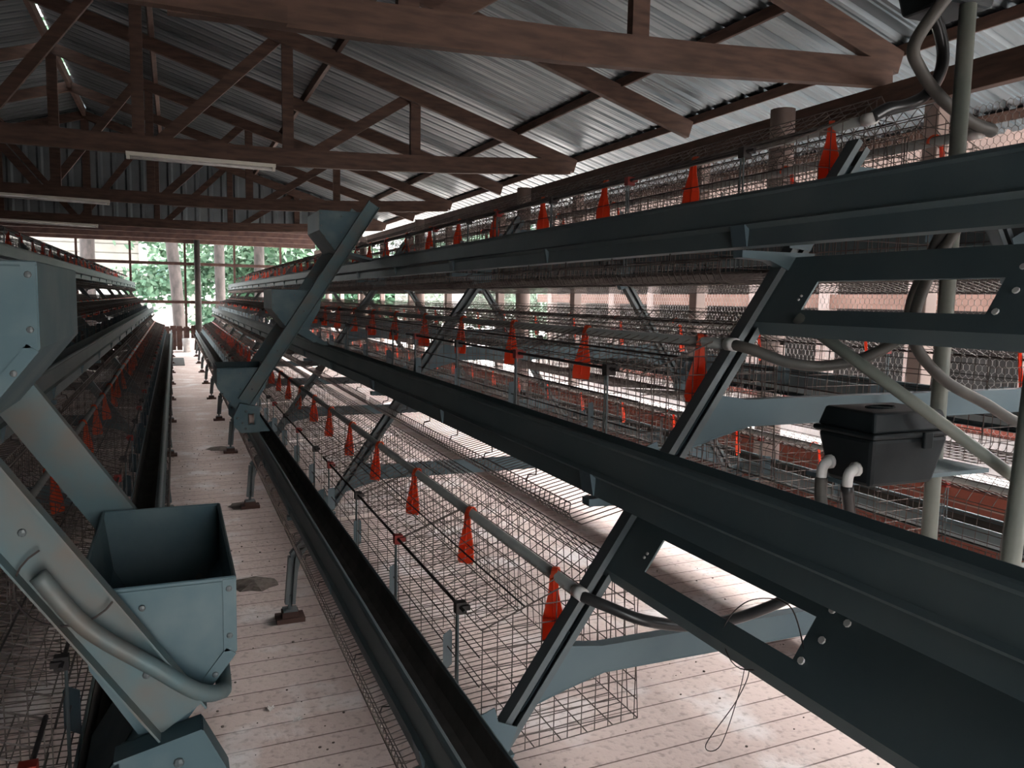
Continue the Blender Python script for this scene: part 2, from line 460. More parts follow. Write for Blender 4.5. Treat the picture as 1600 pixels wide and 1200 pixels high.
# trusses
def chord_z(x): return 2.445 + 0.0115 * max(0.0, x) ** 2
def truss(y, full, label):
    t = thing('roof_truss' if full else 'rafter_pair', label, 'truss' if full else 'rafter', (X_RIDGE, y, 2.5), 'roof trusses' if full else 'plain rafter pairs')
    L0 = (X_RIDGE, y, 2.5)
    lift = 0.0 if y < 5 else 0.055
    rz = lambda x: roof_z(x) - 0.125
    for s, xe in ((1, 3.62), (-1, X_L - 0.12)):
        MB(L0).obox((X_RIDGE, y, rz(X_RIDGE)), (xe, y, rz(xe)), (0, 1, 0), 0.05, 0.125).obj('rafter', M['wood'], t, bevel=0.003)
    if full:
        mb = MB(L0); xs = [X_R + 0.06, 2.4, 1.6, 0.8, 0.0]
        prev = None
        for a, b in zip(xs[:-1], xs[1:]):
            mb.obox((a, y, chord_z(a) + 0.072 + lift), (b, y, chord_z(b) + 0.072 + lift), (0, 1, 0), 0.055, 0.145)
        mb.obj('bottom_chord', M['wood'], t)
        MB(L0).obox((0.42, y - 0.055, chord_z(0.4) + 0.072 + lift), (X_L - 0.05, y - 0.055, 2.55 + lift), (0, 1, 0), 0.05, 0.145).obj('bottom_chord', M['wood'], t)
        MB(L0).obox((X_RIDGE, y + 0.05, 2.55), (X_RIDGE, y + 0.05, rz(X_RIDGE) + 0.03), (0, 1, 0), 0.05, 0.11).obj('king_post', M['wood'], t)
        for x in (-0.23, 0.92, 2.03, -2.45, -3.6, -4.7):
            MB(L0).obox((x, y + 0.05, 2.56), (x, y + 0.05, rz(x) + 0.05), (0, 1, 0), 0.05, 0.09).obj('upright', M['wood'], t)
        for xa, xb in ((-0.12, 0.84), (1.06, 1.98), (-1.36, -0.38), (-2.62, -3.5), (-3.75, -4.6), (-1.4, -2.4)):
            MB(L0).obox((xa, y + 0.1, 2.60), (xb, y + 0.1, rz(xb) - 0.02), (0, 1, 0), 0.045, 0.09).obj('web_brace', M['wood'], t)
    return t
for i in range(-1, 4):
    y = 3.32 + 3.79 * i
    if i >= 0: truss(y, True, ORD[i] + ' timber roof truss from the camera, spanning above the cage rows')
    else: truss(y, True, 'timber roof truss behind the camera, out of the picture')
    if i < 3 and i >= 0:
        truss(y + 1.9, False, ORD[i] + ' pair of plain rafters from the camera, between two trusses')

# posts along the right side
def round_post(x, y, z1, r, label, group, m=None):
    mb = MB((x, y, 0)); mb.tube([(x, y, 0.0), (x + 0.01, y, z1 * 0.5), (x, y, z1)], [r * 1.05, r, r * 0.95], 12)
    o = mb.obj('round_post', m or M['post'], None, (x, y, 0), smooth=True)
    return tag(o, label, 'post', group)
for i in range(5):
    y = 3.85 + 3.79 * i
    round_post(3.32, y, 2.56, 0.075, ORD[i] + ' thick round timber post from the camera inside the right wall', 'round posts at the right wall')
n = 0
for i in range(11):
    y = 1.05 + 1.95 * i
    o = MB((X_R + 0.06, y, 0.6)).box(X_R + 0.02, X_R + 0.1, y - 0.045, y + 0.045, 0.605, 2.44).obj('square_post', M['post'], None, (X_R + 0.06, y, 0.6), bevel=0.006)
    if in_frame((X_R + 0.06, y, 1.6)):
        lab = ORD[n] + ' slim squared timber post standing on the right low wall'; n += 1
    else: lab = 'slim squared timber post on the right low wall, just outside the picture'
    tag(o, lab, 'post', 'squared posts on the low wall')

# hexagonal wire netting between the posts of the right wall
mb = MB(); vs = []; fs = []
def ribbon(y0, z0, y1, z1, r, x):
    d = math.hypot(y1 - y0, z1 - z0); ny, nz = -(z1 - z0) / d * r, (y1 - y0) / d * r
    k = len(vs)
    vs.extend([(x, y0 + ny, z0 + nz), (x, y0 - ny, z0 - nz), (x + 1.7 * r, y0, z0), (x, y1 + ny, z1 + nz), (x, y1 - ny, z1 - nz), (x + 1.7 * r, y1, z1)])
    fs.extend([(k, k + 3, k + 4, k + 1), (k + 1, k + 4, k + 5, k + 2), (k + 2, k + 5, k + 3, k)])
hx = 0.034; hz = 0.032; ny = int((14.0 + 1.0) / hx); nz = int(1.78 / hz)
for j in range(nz):
    z = 0.64 + j * hz
    for i in range(ny):
        y = -1.0 + i * hx + (hx / 2 if j % 2 else 0)
        ribbon(y, z, y, z + hz * 0.6, 0.0019, X_R + 0.115)
        ribbon(y, z + hz * 0.6, y + hx / 2, z + hz, 0.0011, X_R + 0.115)
        ribbon(y, z + hz * 0.6, y - hx / 2, z + hz, 0.0011, X_R + 0.115)
mb.v = vs; mb.f = fs; mb.mi = [0] * len(fs)
tag(mb.obj('wire_netting', M['mesh']), 'hexagonal wire netting stretched over the right open side wall', 'netting')

# far end opening: posts, rails, board fence
mb = MB()
round_post(0.55, Y_FAR - 0.15, 2.9, 0.075, 'crooked round timber post in the middle of the far opening', None, M['bark'])
for i, (x, w) in enumerate(((-4.6, 0.05), (-3.3, 0.05), (-2.15, 0.05), (-0.98, 0.05), (0.27, 0.055), (1.45, 0.05), (2.6, 0.05))):
    o = MB((x, Y_FAR, 0)).box(x - w / 2, x + w / 2, Y_FAR - 0.03, Y_FAR + 0.03, 0, 2.72).obj('mullion_post', M['darkwood'], None, (x, Y_FAR, 0))
    lab = ORD[i - 2].replace('nearest', 'first') + ' thin dark upright from the left in the far end opening' if i > 1 else ('outermost', 'inner')[i] + ' thin dark upright hidden behind the far end of the left row'
    tag(o, lab, 'post', 'uprights of the far opening')
for z, lab in ((1.24, 'lower'), (2.20, 'upper')):
    beam('opening_rail', (X_L, Y_FAR - 0.02, z), (X_R, Y_FAR - 0.02, z - 0.02), (0, 1, 0), 0.05, 0.075, M['darkwood'], lab + ' dark horizontal rail across the far end opening', 'rail')
k = 0
t = thing('board_fence', 'low dark board fence closing the foot of the far opening', 'fence', (0, Y_FAR - 0.06, 0))
x = X_L + 0.1
while x < X_R - 0.1:
    w = 0.13 + 0.03 * random.random(); h = 0.60 + 0.05 * random.random()
    MB((0, Y_FAR - 0.06, 0)).box(x, x + w, Y_FAR - 0.08, Y_FAR - 0.055, 0.01, h).obj('board', M['darkwood'], t)
    x += w + (0.035 if 0 < x < 0.4 else 0.012)
MB((0, Y_FAR - 0.06, 0)).box(X_L, X_R, Y_FAR - 0.055, Y_FAR - 0.03, 0.5, 0.57).obj('batten', M['darkwood'], t)

# ------------------------------------------------------------------ cage rows
DU, DZ = 0.368, 0.535                                    # step of one tier towards the middle and up
Y0, PY = 1.48, 2.03                                      # first frame, frame spacing
NF = 10
def leg_u(z): return 1.10 - 0.688 * (z - 0.48)
ROWS = [(1.70, 'right'), (-1.33, 'left')]
def side_word(row, s):
    if row == 'right': return 'aisle side of the right row' if s < 0 else 'outer side of the right row'
    return 'aisle side of the left row' if s > 0 else 'hidden side of the left row'

# --- A-shaped frames
def build_frame(label, group):
    t = thing('cage_frame', label, 'cage frame', (0, 0, 0), group)
    for s in (-1, 1):
        mb = MB()
        top = (s * leg_u(1.80), 0, 1.80); bot = (s * leg_u(0.35), 0, 0.35)
        kn = (s * 1.245, 0, 0.285); ft = (s * 1.262, 0, 0.075)
        def chan(a, b):
            a = Vector(a); b = Vector(b); d = (b - a).normalized(); n = d.cross(Vector((0, 1, 0)))
            mb.obox(a + Vector((0, 0.016, 0)), b + Vector((0, 0.016, 0)), n, 0.044, 0.004)
            for k in (-1, 1):
                mb.obox(a + n * (0.020 * k), b + n * (0.020 * k), n, 0.004, 0.034)
                mb.obox(a + n * (0.0145 * k) + Vector((0, -0.016, 0)), b + n * (0.0145 * k) + Vector((0, -0.016, 0)), n, 0.015, 0.003)
        chan(bot, top); chan(bot, kn); chan(kn, ft)
        lg = mb.obj('leg', M['leg'], t)
        fb = MB().tube([(s * 1.262, 0, 0.0), (s * 1.262, 0, 0.11)], 0.009, 8)
        fb.box(s * 1.262 - 0.03, s * 1.262 + 0.03, -0.03, 0.03, 0.045, 0.052)
        fb.obj('foot_screw', M['leg'], lg)
        MB().tube([(s * 1.25, 0.02, 0.14), (s * 1.16, 0.10, 0.38)], 0.006, 6).obj('stay_rod', M['leg'], lg)
        for tr in range(3):
            zc = 0.515 + DZ * tr
            u0 = leg_u(zc) - 0.01; u1 = 1.125 - DU * tr
            poly = [(s * (u0 + 0.02), zc - 0.04), (s * (u1 + 0.022), zc - 0.035), (s * (u1 + 0.022), zc + 0.06), (s * (u1 - 0.012), zc + 0.072), (s * (u1 - 0.02), zc + 0.04), (s * (u0 - 0.005), zc + 0.02)]
            if s > 0: poly = poly[::-1]
            MB().prism_y(poly, -0.03, -0.027).obj('trough_bracket', M['paint'], t)
            # arm that carries the trough from below
            zb = 0.462 + DZ * tr; ub = leg_u(zb) - 0.02; ue = 1.27 - DU * tr
            poly = [(s * ub, zb - 0.05), (s * (ub + 0.10), zb - 0.012), (s * ue, zb - 0.008), (s * ue, zb + 0.008), (s * (ub - 0.03), zb + 0.008)]
            if s > 0: poly = poly[::-1]
            MB().prism_y(poly, -0.02, 0.012).obj('trough_arm', M['paint'], t)
    for zc, fl in ((0.635, 1), (1.17, 1), (1.72, 0)):
        u = leg_u(zc) - 0.012
        h = 0.030
        if fl:
            top = [(-u - 0.02, zc + 0.075), (-u + 0.05, zc + 0.042), (-u + 0.13, zc + h), (u - 0.13, zc + h), (u - 0.05, zc + 0.042), (u + 0.02, zc + 0.075)]
            ub = leg_u(zc - 0.085) - 0.01
            bot = [(ub, zc - 0.085), (ub - 0.10, zc - 0.055), (ub - 0.2, zc - h), (-ub + 0.2, zc - h), (-ub + 0.10, zc - 0.055), (-ub, zc - 0.085)]
            top = [(max(-leg_u(z) + 0.012, min(leg_u(z) - 0.012, x)), z) for x, z in top]
        else:
            top = [(-u, zc + h), (u, zc + h)]; bot = [(u, zc - h), (-u, zc - h)]
        mb = MB().prism_y((top + bot)[::-1], 0.0, 0.004)
        for a, b in zip(top[:-1], top[1:]): mb.obox((a[0], 0.014, a[1]), (b[0], 0.014, b[1]), (0, 1, 0), 0.03, 0.003)
        for a, b in zip(bot[:-1], bot[1:]): mb.obox((a[0], 0.014, a[1]), (b[0], 0.014, b[1]), (0, 1, 0), 0.03, 0.003)
        mb.obj('crossbar', M['paint'], t)
    return t
frame0 = None
FRAME_GROUP = {'right': 'steel frames of the right cage row', 'left': 'steel frames of the left cage row'}
BLOCKS = []
for xc, row in ROWS:
    for k in range(-1, NF):
        y = Y0 + PY * k
        lab = (ORD[k] + ' A-shaped steel frame from the camera carrying the %s cage row' % row) if k >= 0 else 'A-shaped steel frame beside the camera carrying the %s row trough ends' % row
        if frame0 is None:
            frame0 = build_frame(lab, FRAME_GROUP[row]); frame0.location = (xc, y, 0)
        else:
            clone(frame0, (xc, y, 0), lab, FRAME_GROUP[row])
        for s in (-1, 1): BLOCKS.append((xc + s * 1.262, y, k, row, s))

# small timber blocks under the feet
bm0 = MB().box(-0.06, 0.06, -0.045, 0.045, 0, 0.02).box(-0.035, 0.035, -0.03, 0.03, 0.02, 0.044).mesh('foot_block', M['darkwood'])
for x, y, k, row, s in BLOCKS:
    if k < 0: continue
    o = bpy.data.objects.new('foot_block', bm0); COL.objects.link(o); o.location = (x, y, 0.0)
    tag(o, ORD[k] + ' foot block from the camera, %s' % side_word(row, s), 'block', 'blocks under the frame feet')

# --- troughs
def trough(row, xc, s, tr, ya, yb):
    off = lambda u: s * (u - DU * tr)
    z = lambda q: q + DZ * tr
    lab = 'long grey metal feed trough, %s tier, %s' % (TIER[tr], side_word(row, s))
    base = (xc, 0, 0)
    t = thing('feed_trough', lab, 'feed trough', (xc + off(1.2), ya, z(0.475)), 'feed troughs')
    O = (off(1.2), ya, z(0.475))
    mb = MB(O)
    prof = [(1.240, 0.590), (1.251, 0.597), (1.256, 0.588), (1.262, 0.532), (1.272, 0.526), (1.258, 0.516), (1.262, 0.478), (1.235, 0.475)]
    mb.sheet([(off(u), z(q)) for u, q in prof], 0.0025 * -s, ya, yb)
    mb.tube([(off(1.252), ya, z(0.592)), (off(1.252), yb, z(0.592))], 0.008, 8)
    mb.obj('outer_wall', M['zinc'], t)
    mb = MB(O)
    prof = [(1.250, 0.585), (1.240, 0.535), (1.215, 0.505), (1.175, 0.505), (1.155, 0.53), (1.145, 0.580)]
    mb.sheet([(off(u), z(q)) for u, q in prof], 0.003 * -s, ya, yb)
    mb.obj('inner_pan', M['zinc'], t)
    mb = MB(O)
    prof = [(1.245, 0.582), (1.237, 0.539), (1.214, 0.510), (1.176, 0.510), (1.159, 0.533), (1.150, 0.574)]  # dark liner that paints the shade inside the pan
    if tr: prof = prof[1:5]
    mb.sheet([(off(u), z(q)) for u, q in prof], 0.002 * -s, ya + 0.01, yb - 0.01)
    mb.obj('shade_liner', M['trough_shade'], t)['label'] = 'dark liner painting the shade inside the trough'
    # gussets, hanger plates
    y = Y0 - PY
    while y < yb - 0.1:
        for dy, w in ((0.0, 0.05), (PY / 2, 0.012)):
            if y + dy < ya + 0.05 or y + dy > yb - 0.05: continue
            poly = [(off(1.273), z(0.525)), (off(1.259), z(0.525)), (off(1.259), z(0.478)), (off(1.264), z(0.478))]
            MB(O).prism_y(poly, y + dy - w / 2, y + dy + w / 2).obj('gusset', M['paint'], t)
        y += PY
    y = 1.72
    pl = MB(O).prism([(off(1.138), 0, z(0.545)), (off(1.105), 0.034, z(0.545)), (off(1.105), 0.034, z(0.625)), (off(1.112), 0.027, z(0.637)), (off(1.138), 0, z(0.637))], (0.0015, 0.0015, 0)).mesh('hanger_plate', M['paint'])
    while y < yb - 0.2:
        part('hanger_plate', pl, t, (0, y, 0))
        y += 0.51
    return t
for xc, row in ROWS:
    for s in (-1, 1):
        for tr in range(3):
            ya = -0.62
            trough(row, xc, s, tr, ya, 20.05)

# --- wire cages
def build_cage(s, row):
    t = thing('wire_cage', '', 'wire cage')
    Lc = 1.95
    O = (s * 0.92, 0, 0.40)
    R = 0.0014
    F = lambda pts, y: [(s * u, y, z) for u, z in pts]
    def lin(a, b, n): return [(a[0] + (b[0] - a[0]) * i / n, a[1] + (b[1] - a[1]) * i / n) for i in range(n + 1)]
    top = [(1.118, 0.725), (0.915, 0.803), (0.824, 0.864), (0.747, 0.776)]
    back = [(0.747, 0.776), (0.725, 0.455)]
    floor = [(0.725, 0.455), (1.12, 0.428), (1.255, 0.398), (1.275, 0.405), (1.286, 0.425), (1.283, 0.448)]
    def panel(name, prof, dy, longs, r=R, mat_=M['wire']):
        mb = MB(O); n = int(Lc / dy)
        for i in range(n + 1): mb.wire(F(prof, i * Lc / n), r)
        for u, z in longs: mb.wire([(s * u, 0, z), (s * u, Lc, z)], r * 1.15)
        return part(name, mb.mesh(name, mat_), t)
    panel('top_panel', top, 0.045, lin(top[0], top[1], 5) + lin(top[1], top[2], 3)[1:] + lin(top[2], top[3], 3)[1:])
    panel('back_panel', back, 0.045, lin(back[0], back[1], 7)[1:-1])
    panel('floor_panel', floor, 0.026, lin(floor[0], floor[1], 6) + [floor[2], floor[4], floor[5]], 0.0015)
    # partitions
    def inside(u):
        a = floor[0][1] + (floor[1][1] - floor[0][1]) * (u - 0.725) / (1.12 - 0.725)
        for p, q in zip(top[:-1], top[1:]):
            lo, hi = min(p[0], q[0]), max(p[0], q[0])
            if lo <= u <= hi: return a, p[1] + (q[1] - p[1]) * (u - p[0]) / (q[0] - p[0])
        return a, 0.776
    mb = MB(O)
    n = 11
    for i in range(n + 1):
        u = 0.735 + (1.116 - 0.735) * i / n
        a, b = inside(u)
        mb.wire([(s * u, 0, a), (s * u, 0, b)], R)
    for j in range(9):
        z = 0.47 + j * 0.042
        u0 = 0.728 + (z - 0.455) * 0.068 if z < 0.776 else 0.747 + (z - 0.776) * 0.875
        u1 = 1.117 if z < 0.725 else 1.118 - (z - 0.725) * 2.6
        if u1 > u0 + 0.02: mb.wire([(s * u0, 0, z), (s * u1, 0, z)], R)
    mb.tube(F(top[:2], 0), 0.002, 4)
    pm = mb.mesh('partition', M['wire'])
    ys = [0.0, 0.14, 0.69, 1.24, 1.79, 1.95]
    for y in (0.0, 0.69, 1.24, 1.95): part('partition', pm, t, (0, y, 0))
    # front: long bars, door rods
    mb = MB(O)
    for z in (0.47, 0.535, 0.60, 0.665): mb.wire([(s * 1.121, 0, z), (s * 1.121, Lc, z)], 0.0018)
    part('front_bars', mb.mesh('front_bars', M['rod']), t)
    mb = MB(O).tube([(s * 1.12, 0.10, 0.728), (s * 1.12, Lc, 0.728)], 0.0042, 6)
    mb.tube([(s * 1.02, 0.0, 0.765), (s * 1.02, Lc, 0.765)], 0.0024, 5)
    part('top_bar', mb.mesh('top_bar', M['rod']), t)
    mb = MB(O)
    for d in (-0.008, 0.009):
        mb.tube([(s * 1.124, d, 0.44), (s * 1.124, d * 0.6, 0.722)], 0.0026, 5)
    rm = mb.mesh('door_rod', M['leg'])
    cm = MB(O).box(s * 1.105, s * 1.130, -0.011, 0.011, 0.712, 0.738).box(s * 1.10, s * 1.12, -0.02, -0.009, 0.722, 0.733)
    cb = cm.mesh('clip', M['rod'])
    cr_ = cm.mesh('clip', M['red'])
    for i, y in enumerate(ys[1:5]):
        part('door_rod', rm, t, (0, y, 0))
        c = part('clip', cr_ if i % 2 else cb, t, (0, y, 0))
        if i % 2: c['label'] = 'dark red clip'
    # hooks that hold the tray
    hm = MB(O).wire([(s * 1.252, 0, 0.478), (s * 1.252, 0, 0.458), (s * 1.268, 0.012, 0.454), (s * 1.272, 0.016, 0.436)], 0.0024).mesh('tray_hook', M['rod'])
    for y in (0.25, 0.55, 0.85, 1.15, 1.45, 1.75): part('tray_hook', hm, t, (0, y, 0))
    return t
for xc, row in ROWS:
    for s in (-1, 1):
        proto = build_cage(s, row); used = False
        for tr in range(3):
            n_seen = 0
            for k in range(-1 if row == 'left' else 0, NF - 1):
                loc = (xc + s * (0.92 - DU * tr), Y0 + 0.04 + PY * k, 0.40 + DZ * tr)
                if k < 0 or n_seen == 0:
                    u0, u1 = loc[0] - s * 0.195, loc[0] + s * 0.37
                    if not any(in_frame((u, loc[1] + a, loc[2] + b)) for u in (u0, loc[0], u1) for a in (0, 0.65, 1.3, 1.95) for b in (0.0, 0.2, 0.44)): continue
                n = n_seen; n_seen += 1
                lab = 'rusty wire hen cage, %s tier, %s, %s from the camera' % (TIER[tr], side_word(row, s), ORD[n])
                g = 'wire cages on the ' + side_word(row, s)
                if not used:
                    proto.location = loc; tag(proto, lab, None, g); used = True
                else: clone(proto, loc, lab, g)

# --- water pipes and orange hangers
def hanger_mesh(s):
    mb = MB()
    # hook over the pipe, then a narrow neck that flares into a blade with a rib
    pts = [(0.017 * math.cos(a), 0.017 * math.sin(a)) for a in [math.radians(q) for q in range(200, -50, -25)]]
    for (a, b), (c, d) in zip(pts[:-1], pts[1:]):
        mb.obox((s * a, 0, b), (s * c, 0, d), (0, 1, 0), 0.014, 0.004)
    prof = [(0.004, 0.009), (-0.035, 0.012), (-0.07, 0.020), (-0.095, 0.026), (-0.128, 0.028), (-0.142, 0.025)]
    vs = []; fs = []
    for z, w in prof:
        x = s * (0.016 - 0.05 * (z / 0.136) * 0.3)
        vs += [(x - 0.002, -w, z), (x - 0.002, w, z), (x + 0.002, -w, z), (x + 0.002, w, z)]
    for i in range(len(prof) - 1):
        a = 4 * i; b = a + 4
        fs += [(a, b, b + 1, a + 1), (a + 3, b + 3, b + 2, a + 2), (a + 2, b + 2, b, a), (a + 1, b + 1, b + 3, a + 3)]
    e = 4 * (len(prof) - 1)
    fs += [(0, 1, 3, 2), (e + 2, e + 3, e + 1, e)]
    mb.add(vs, fs)
    mb.obox((s * 0.019, 0, 0.0), (s * 0.034, 0, -0.130), (0, 1, 0), 0.003, 0.008)
    mb.obox((s * 0.030, -0.022, -0.09), (s * 0.030, 0.022, -0.09), (1, 0, 0), 0.006, 0.003)
    return mb.mesh('pipe_hanger', M['orange'])
for xc, row in ROWS:
    for s in (-1, 1):
        if row == 'left' and s < 0: continue
        hm = hanger_mesh(s)
        for tr in range(3):
            x = xc + s * (0.915 - DU * tr); z = 0.80 + DZ * tr - 0.005 * tr
            ya = 1.46 if row == 'right' else -0.4
            t = thing('water_pipe', 'grey plastic drinking pipe above the %s tier, %s' % (TIER[tr], side_word(row, s)), 'water pipe', (x, ya, z), 'drinking water pipes')
            MB((x, ya, z)).tube([(x, ya, z), (x, 19.9, z)], 0.0125, 10).obj('pipe', M['pipe'], t, smooth=True)
            MB((x, ya, z)).tube([(x, ya - 0.010, z), (x, ya + 0.022, z)], 0.0150, 12).obj('end_socket', M['white'], t, smooth=True)
            y = 1.585 if row == 'right' else 0.30
            n = 0
            while y < 19.6 and n < 36:
                if not in_frame((x, y, z), 25) and not in_frame((x, y, z - 0.14), 25):
                    y += 0.566; continue
                o = bpy.data.objects.new('pipe_hanger', hm); COL.objects.link(o)
                o.location = (x, y, z)
                o.rotation_euler = (random.uniform(-0.05, 0.05), 0, random.uniform(-0.25, 0.25) + (-0.8 * s))
                tag(o, ORD[n] + ' orange plastic hanger from the camera, %s tier pipe, %s' % (TIER[tr], side_word(row, s)), 'hanger', 'orange pipe hangers, ' + side_word(row, s))
                y += 0.566; n += 1

# --- slanted end plates with window cut-outs under the near trough ends of the right row
def end_plate(tr, label):
    xc = 1.70; s = -1
    def P(y, z, d=0.0):
        u = leg_u(z) + 0.004 + d
        return (xc - u, y, z)
    zt, zb = 0.995 + DZ * (tr - 1), 0.846 + DZ * (tr - 1)
    wt, wb = 0.938 + DZ * (tr - 1), 0.876 + DZ * (tr - 1)
    ya, yb = -0.53, 1.50
    w0, w1 = 0.922, 1.347
    t = thing('end_plate', label, 'steel plate', P(ya, zb))
    O = P(ya, zb)
    nrm = Vector((0.688, 0, -1)).normalized() * 0.003
    mb = MB(O)
    def quad(y0, y1, za, zc): mb.prism([P(y0, za), P(y1, za), P(y1, zc), P(y0, zc)], (0.003, 0, -0.0021))
    quad(ya, w0, zb, zt); quad(w1, yb, zb, zt); quad(w0, w1, zb, wb); quad(w0, w1, wt, zt)
    # lower return flange
    a = P(ya, zb); b = P(yb, zb)
    mb.prism([a, b, (b[0] + 0.012, b[1], b[2] - 0.028), (a[0] + 0.012, a[1], a[2] - 0.028)], (0.003, 0, 0))
    mb.obj('plate', M['zinc'], t)
    for y, z in ((0.90, 0.955), (0.865, 0.948), (0.89, 0.915), (0.905, 0.880), (1.367, 0.905), (1.369, 0.897)):
        z += DZ * (tr - 1); p = Vector(P(y, z, 0.001)); n = Vector((-0.82, 0, 0.57))
        MB(O).tube([p, p + n * 0.003], 0.006 if y < 1 else 0.003, 8).obj('rivet', M['white'], t)
    return t
end_plate(1, 'dark slanted steel plate with window cut-out, below the middle trough')
end_plate(2, 'dark slanted steel plate with window cut-out, below the top trough')

# ------------------------------------------------------------------ feed carts
def cart(xc, s, yc, label, handle, uo1):
    """u measured from the row centre, s = side"""
    t = thing('feed_cart', label, 'feed cart', (xc + s * 1.35, yc, 0.60))
    O = (xc + s * 1.35, yc, 0.60)
    X = lambda u: xc + s * u
    Lh = 0.47
    # rails: u from the measured line (u=1.106 at z=1.175)
    ru = lambda z: 1.108 - 0.65 * (z - 1.123)
    for y in (yc - 0.02, yc + Lh + 0.02):
        mb = MB(O)
        a = Vector((X(ru(0.785)), y, 0.785)); b = Vector((X(ru(2.0)), y, 2.0)); d = (b - a).normalized(); n = d.cross(Vector((0, 1, 0)))
        mb.obox(a, b, n, 0.078, 0.003)
        sg = -1 if y == yc - 0.02 else 1
        for k in (-1, 1):
            mb.obox(a + n * (0.038 * k) + Vector((0, 0.014 * sg, 0)), b + n * (0.038 * k) + Vector((0, 0.014 * sg, 0)), n, 0.003, 0.030)
        r = mb.obj('rail', M['cart_dusty'], t)
        if sg < 0:
            for z in (0.86, 1.09, 1.33):
                p = Vector((X(ru(z)) , y - 0.003, z)); MB(O).ball(p, 0.006, 8, (1, 0.5, 1)).obj('bolt', M['leg'], r)
    # three hoppers
    for i, (uo, ui, zt) in enumerate(((uo1, 1.19, 0.985), (1.155, 0.86, 1.458), (0.868, 0.615, 1.945))):
        y0, y1 = yc, yc + Lh
        hh = 0.115; dep = 0.24
        prof_o = [(uo, zt), (uo, zt - hh), (uo - 0.10, zt - dep)]
        prof_i = [(ui, zt), (ui + 0.015, zt - hh), (ui + 0.085, zt - dep)]
        mb = MB(O)
        th = 0.003
        # side toward the aisle, side toward the cages
        mb.sheet([(X(u), z) for u, z in prof_o], th * s, y0, y1)
        mb.sheet([(X(u), z) for u, z in prof_i], -th * s, y0, y1)
        for y in (y0, y1 - th):
            poly = [(X(u), z) for u, z in prof_o] + [(X(u), z) for u, z in reversed(prof_i)]
            if s < 0: poly = poly[::-1]
            mb.prism_y(poly, y, y + th)
        h = mb.obj('hopper', M['cart'], t)
        # rolled rim, corner strip with rivets
        MB(O).tube([(X(uo), y0, zt), (X(uo), y1, zt), (X(ui), y1, zt), (X(ui), y0, zt)], 0.004, 6, closed=True).obj('rim', M['trough_shade'] if False else M['cart'], h)
        mb = MB(O); mb.obox((X(uo) - s * 0.008, y0 - 0.002, zt), (X(uo) - s * 0.008, y0 - 0.002, zt - hh), (1, 0, 0), 0.018, 0.002)
        mb.obox((X(uo - 0.006), y0 - 0.002, zt - hh), (X(uo - 0.095), y0 - 0.002, zt - dep + 0.01), (0.5, 0, 0.5 * s), 0.018, 0.002)
        mb.obj('corner_strip', M['cart'], h)
        for q in ((uo - 0.008, zt - 0.015), (uo - 0.008, zt - 0.09), (uo - 0.03, zt - hh - 0.035), (uo - 0.07, zt - hh - 0.085), (uo - 0.13, zt - 0.03), (uo - 0.13, zt - 0.125)):
            MB(O).ball((X(q[0]), y0 - 0.003, q[1]), 0.005, 8, (1, 0.5, 1)).obj('rivet', M['leg'], h)
        # spout that drops into the trough
        ub0, ub1 = uo - 0.10, ui + 0.085
        zb = zt - dep
        mb = MB(O)
        us = 1.235 - DU * i; zs = 0.60 + DZ * i
        for y in (y0 + 0.10, y1 - 0.103):
            poly = [(X(ub0), zb + 0.01), (X(ub1), zb + 0.01), (X(us - 0.07), zs - 0.02), (X(us), zs - 0.02)]
            if s < 0: poly = poly[::-1]
            mb.prism_y(poly, y, y + 0.003)
        mb.prism([(X(ub0), y0 + 0.10, zb + 0.01), (X(us), y0 + 0.10, zs - 0.02), (X(us), y1 - 0.10, zs - 0.02), (X(ub0), y1 - 0.10, zb + 0.01)], (-s * 0.003, 0, 0))
        mb.prism([(X(ub1), y0 + 0.10, zb + 0.01), (X(us - 0.07), y0 + 0.10, zs - 0.02), (X(us - 0.07), y1 - 0.10, zs - 0.02), (X(ub1), y1 - 0.10, zb + 0.01)], (s * 0.003, 0, 0))
        mb.obj('spout', M['cart'], t)
    # roller housings riding on the bottom trough rim
    X0 = X
    X = lambda u: X0(1.315 + (u - 1.3475) * 0.66)
    for y in (yc - 0.05, yc + Lh - 0.02):
        mb = MB(O)
        # plate with a square window: built as strips around it
        wx0, wx1, wz0, wz1 = 1.27, 1.345, 0.645, 0.715
        mb.prism_y([(X(1.235), 0.60), (X(wx0), 0.60), (X(wx0), 0.755), (X(1.235), 0.75)], y, y + 0.004)
        mb.prism_y([(X(wx0), 0.60), (X(wx1), 0.60), (X(wx1), wz0), (X(wx0), wz0)], y, y + 0.004)
        mb.prism_y([(X(wx0), wz1), (X(wx1), wz1), (X(wx1), 0.768), (X(wx0), 0.757)], y, y + 0.004)
        mb.prism_y([(X(wx1), 0.60), (X(1.40), 0.60), (X(1.46), 0.64), (X(1.46), 0.70), (X(1.405), 0.775), (X(wx1), 0.768)], y, y + 0.004)
        mb.obox((X(1.225), y + 0.015, 0.750), (X(1.405), y + 0.015, 0.777), (0, 1, 0), 0.045, 0.004)
        mb.obox((X(1.405), y + 0.015, 0.777), (X(1.46), y + 0.015, 0.70), (0, 1, 0), 0.045, 0.004)
        mb.prism_y([(X(1.235), 0.60), (X(1.40), 0.60), (X(1.46), 0.64), (X(1.46), 0.70), (X(1.405), 0.775), (X(1.235), 0.75)], y + 0.045, y + 0.049)
        hs = mb.obj('roller_housing', M['cart'], t)
        MB(O).tube([(X(1.285), y + 0.025, 0.68), (X(1.295), y + 0.025, 0.68), (X(1.32), y + 0.025, 0.68), (X(1.33), y + 0.025, 0.68)], [0.036, 0.028, 0.028, 0.036], 16).obj('roller', M['post'], hs, smooth=True)
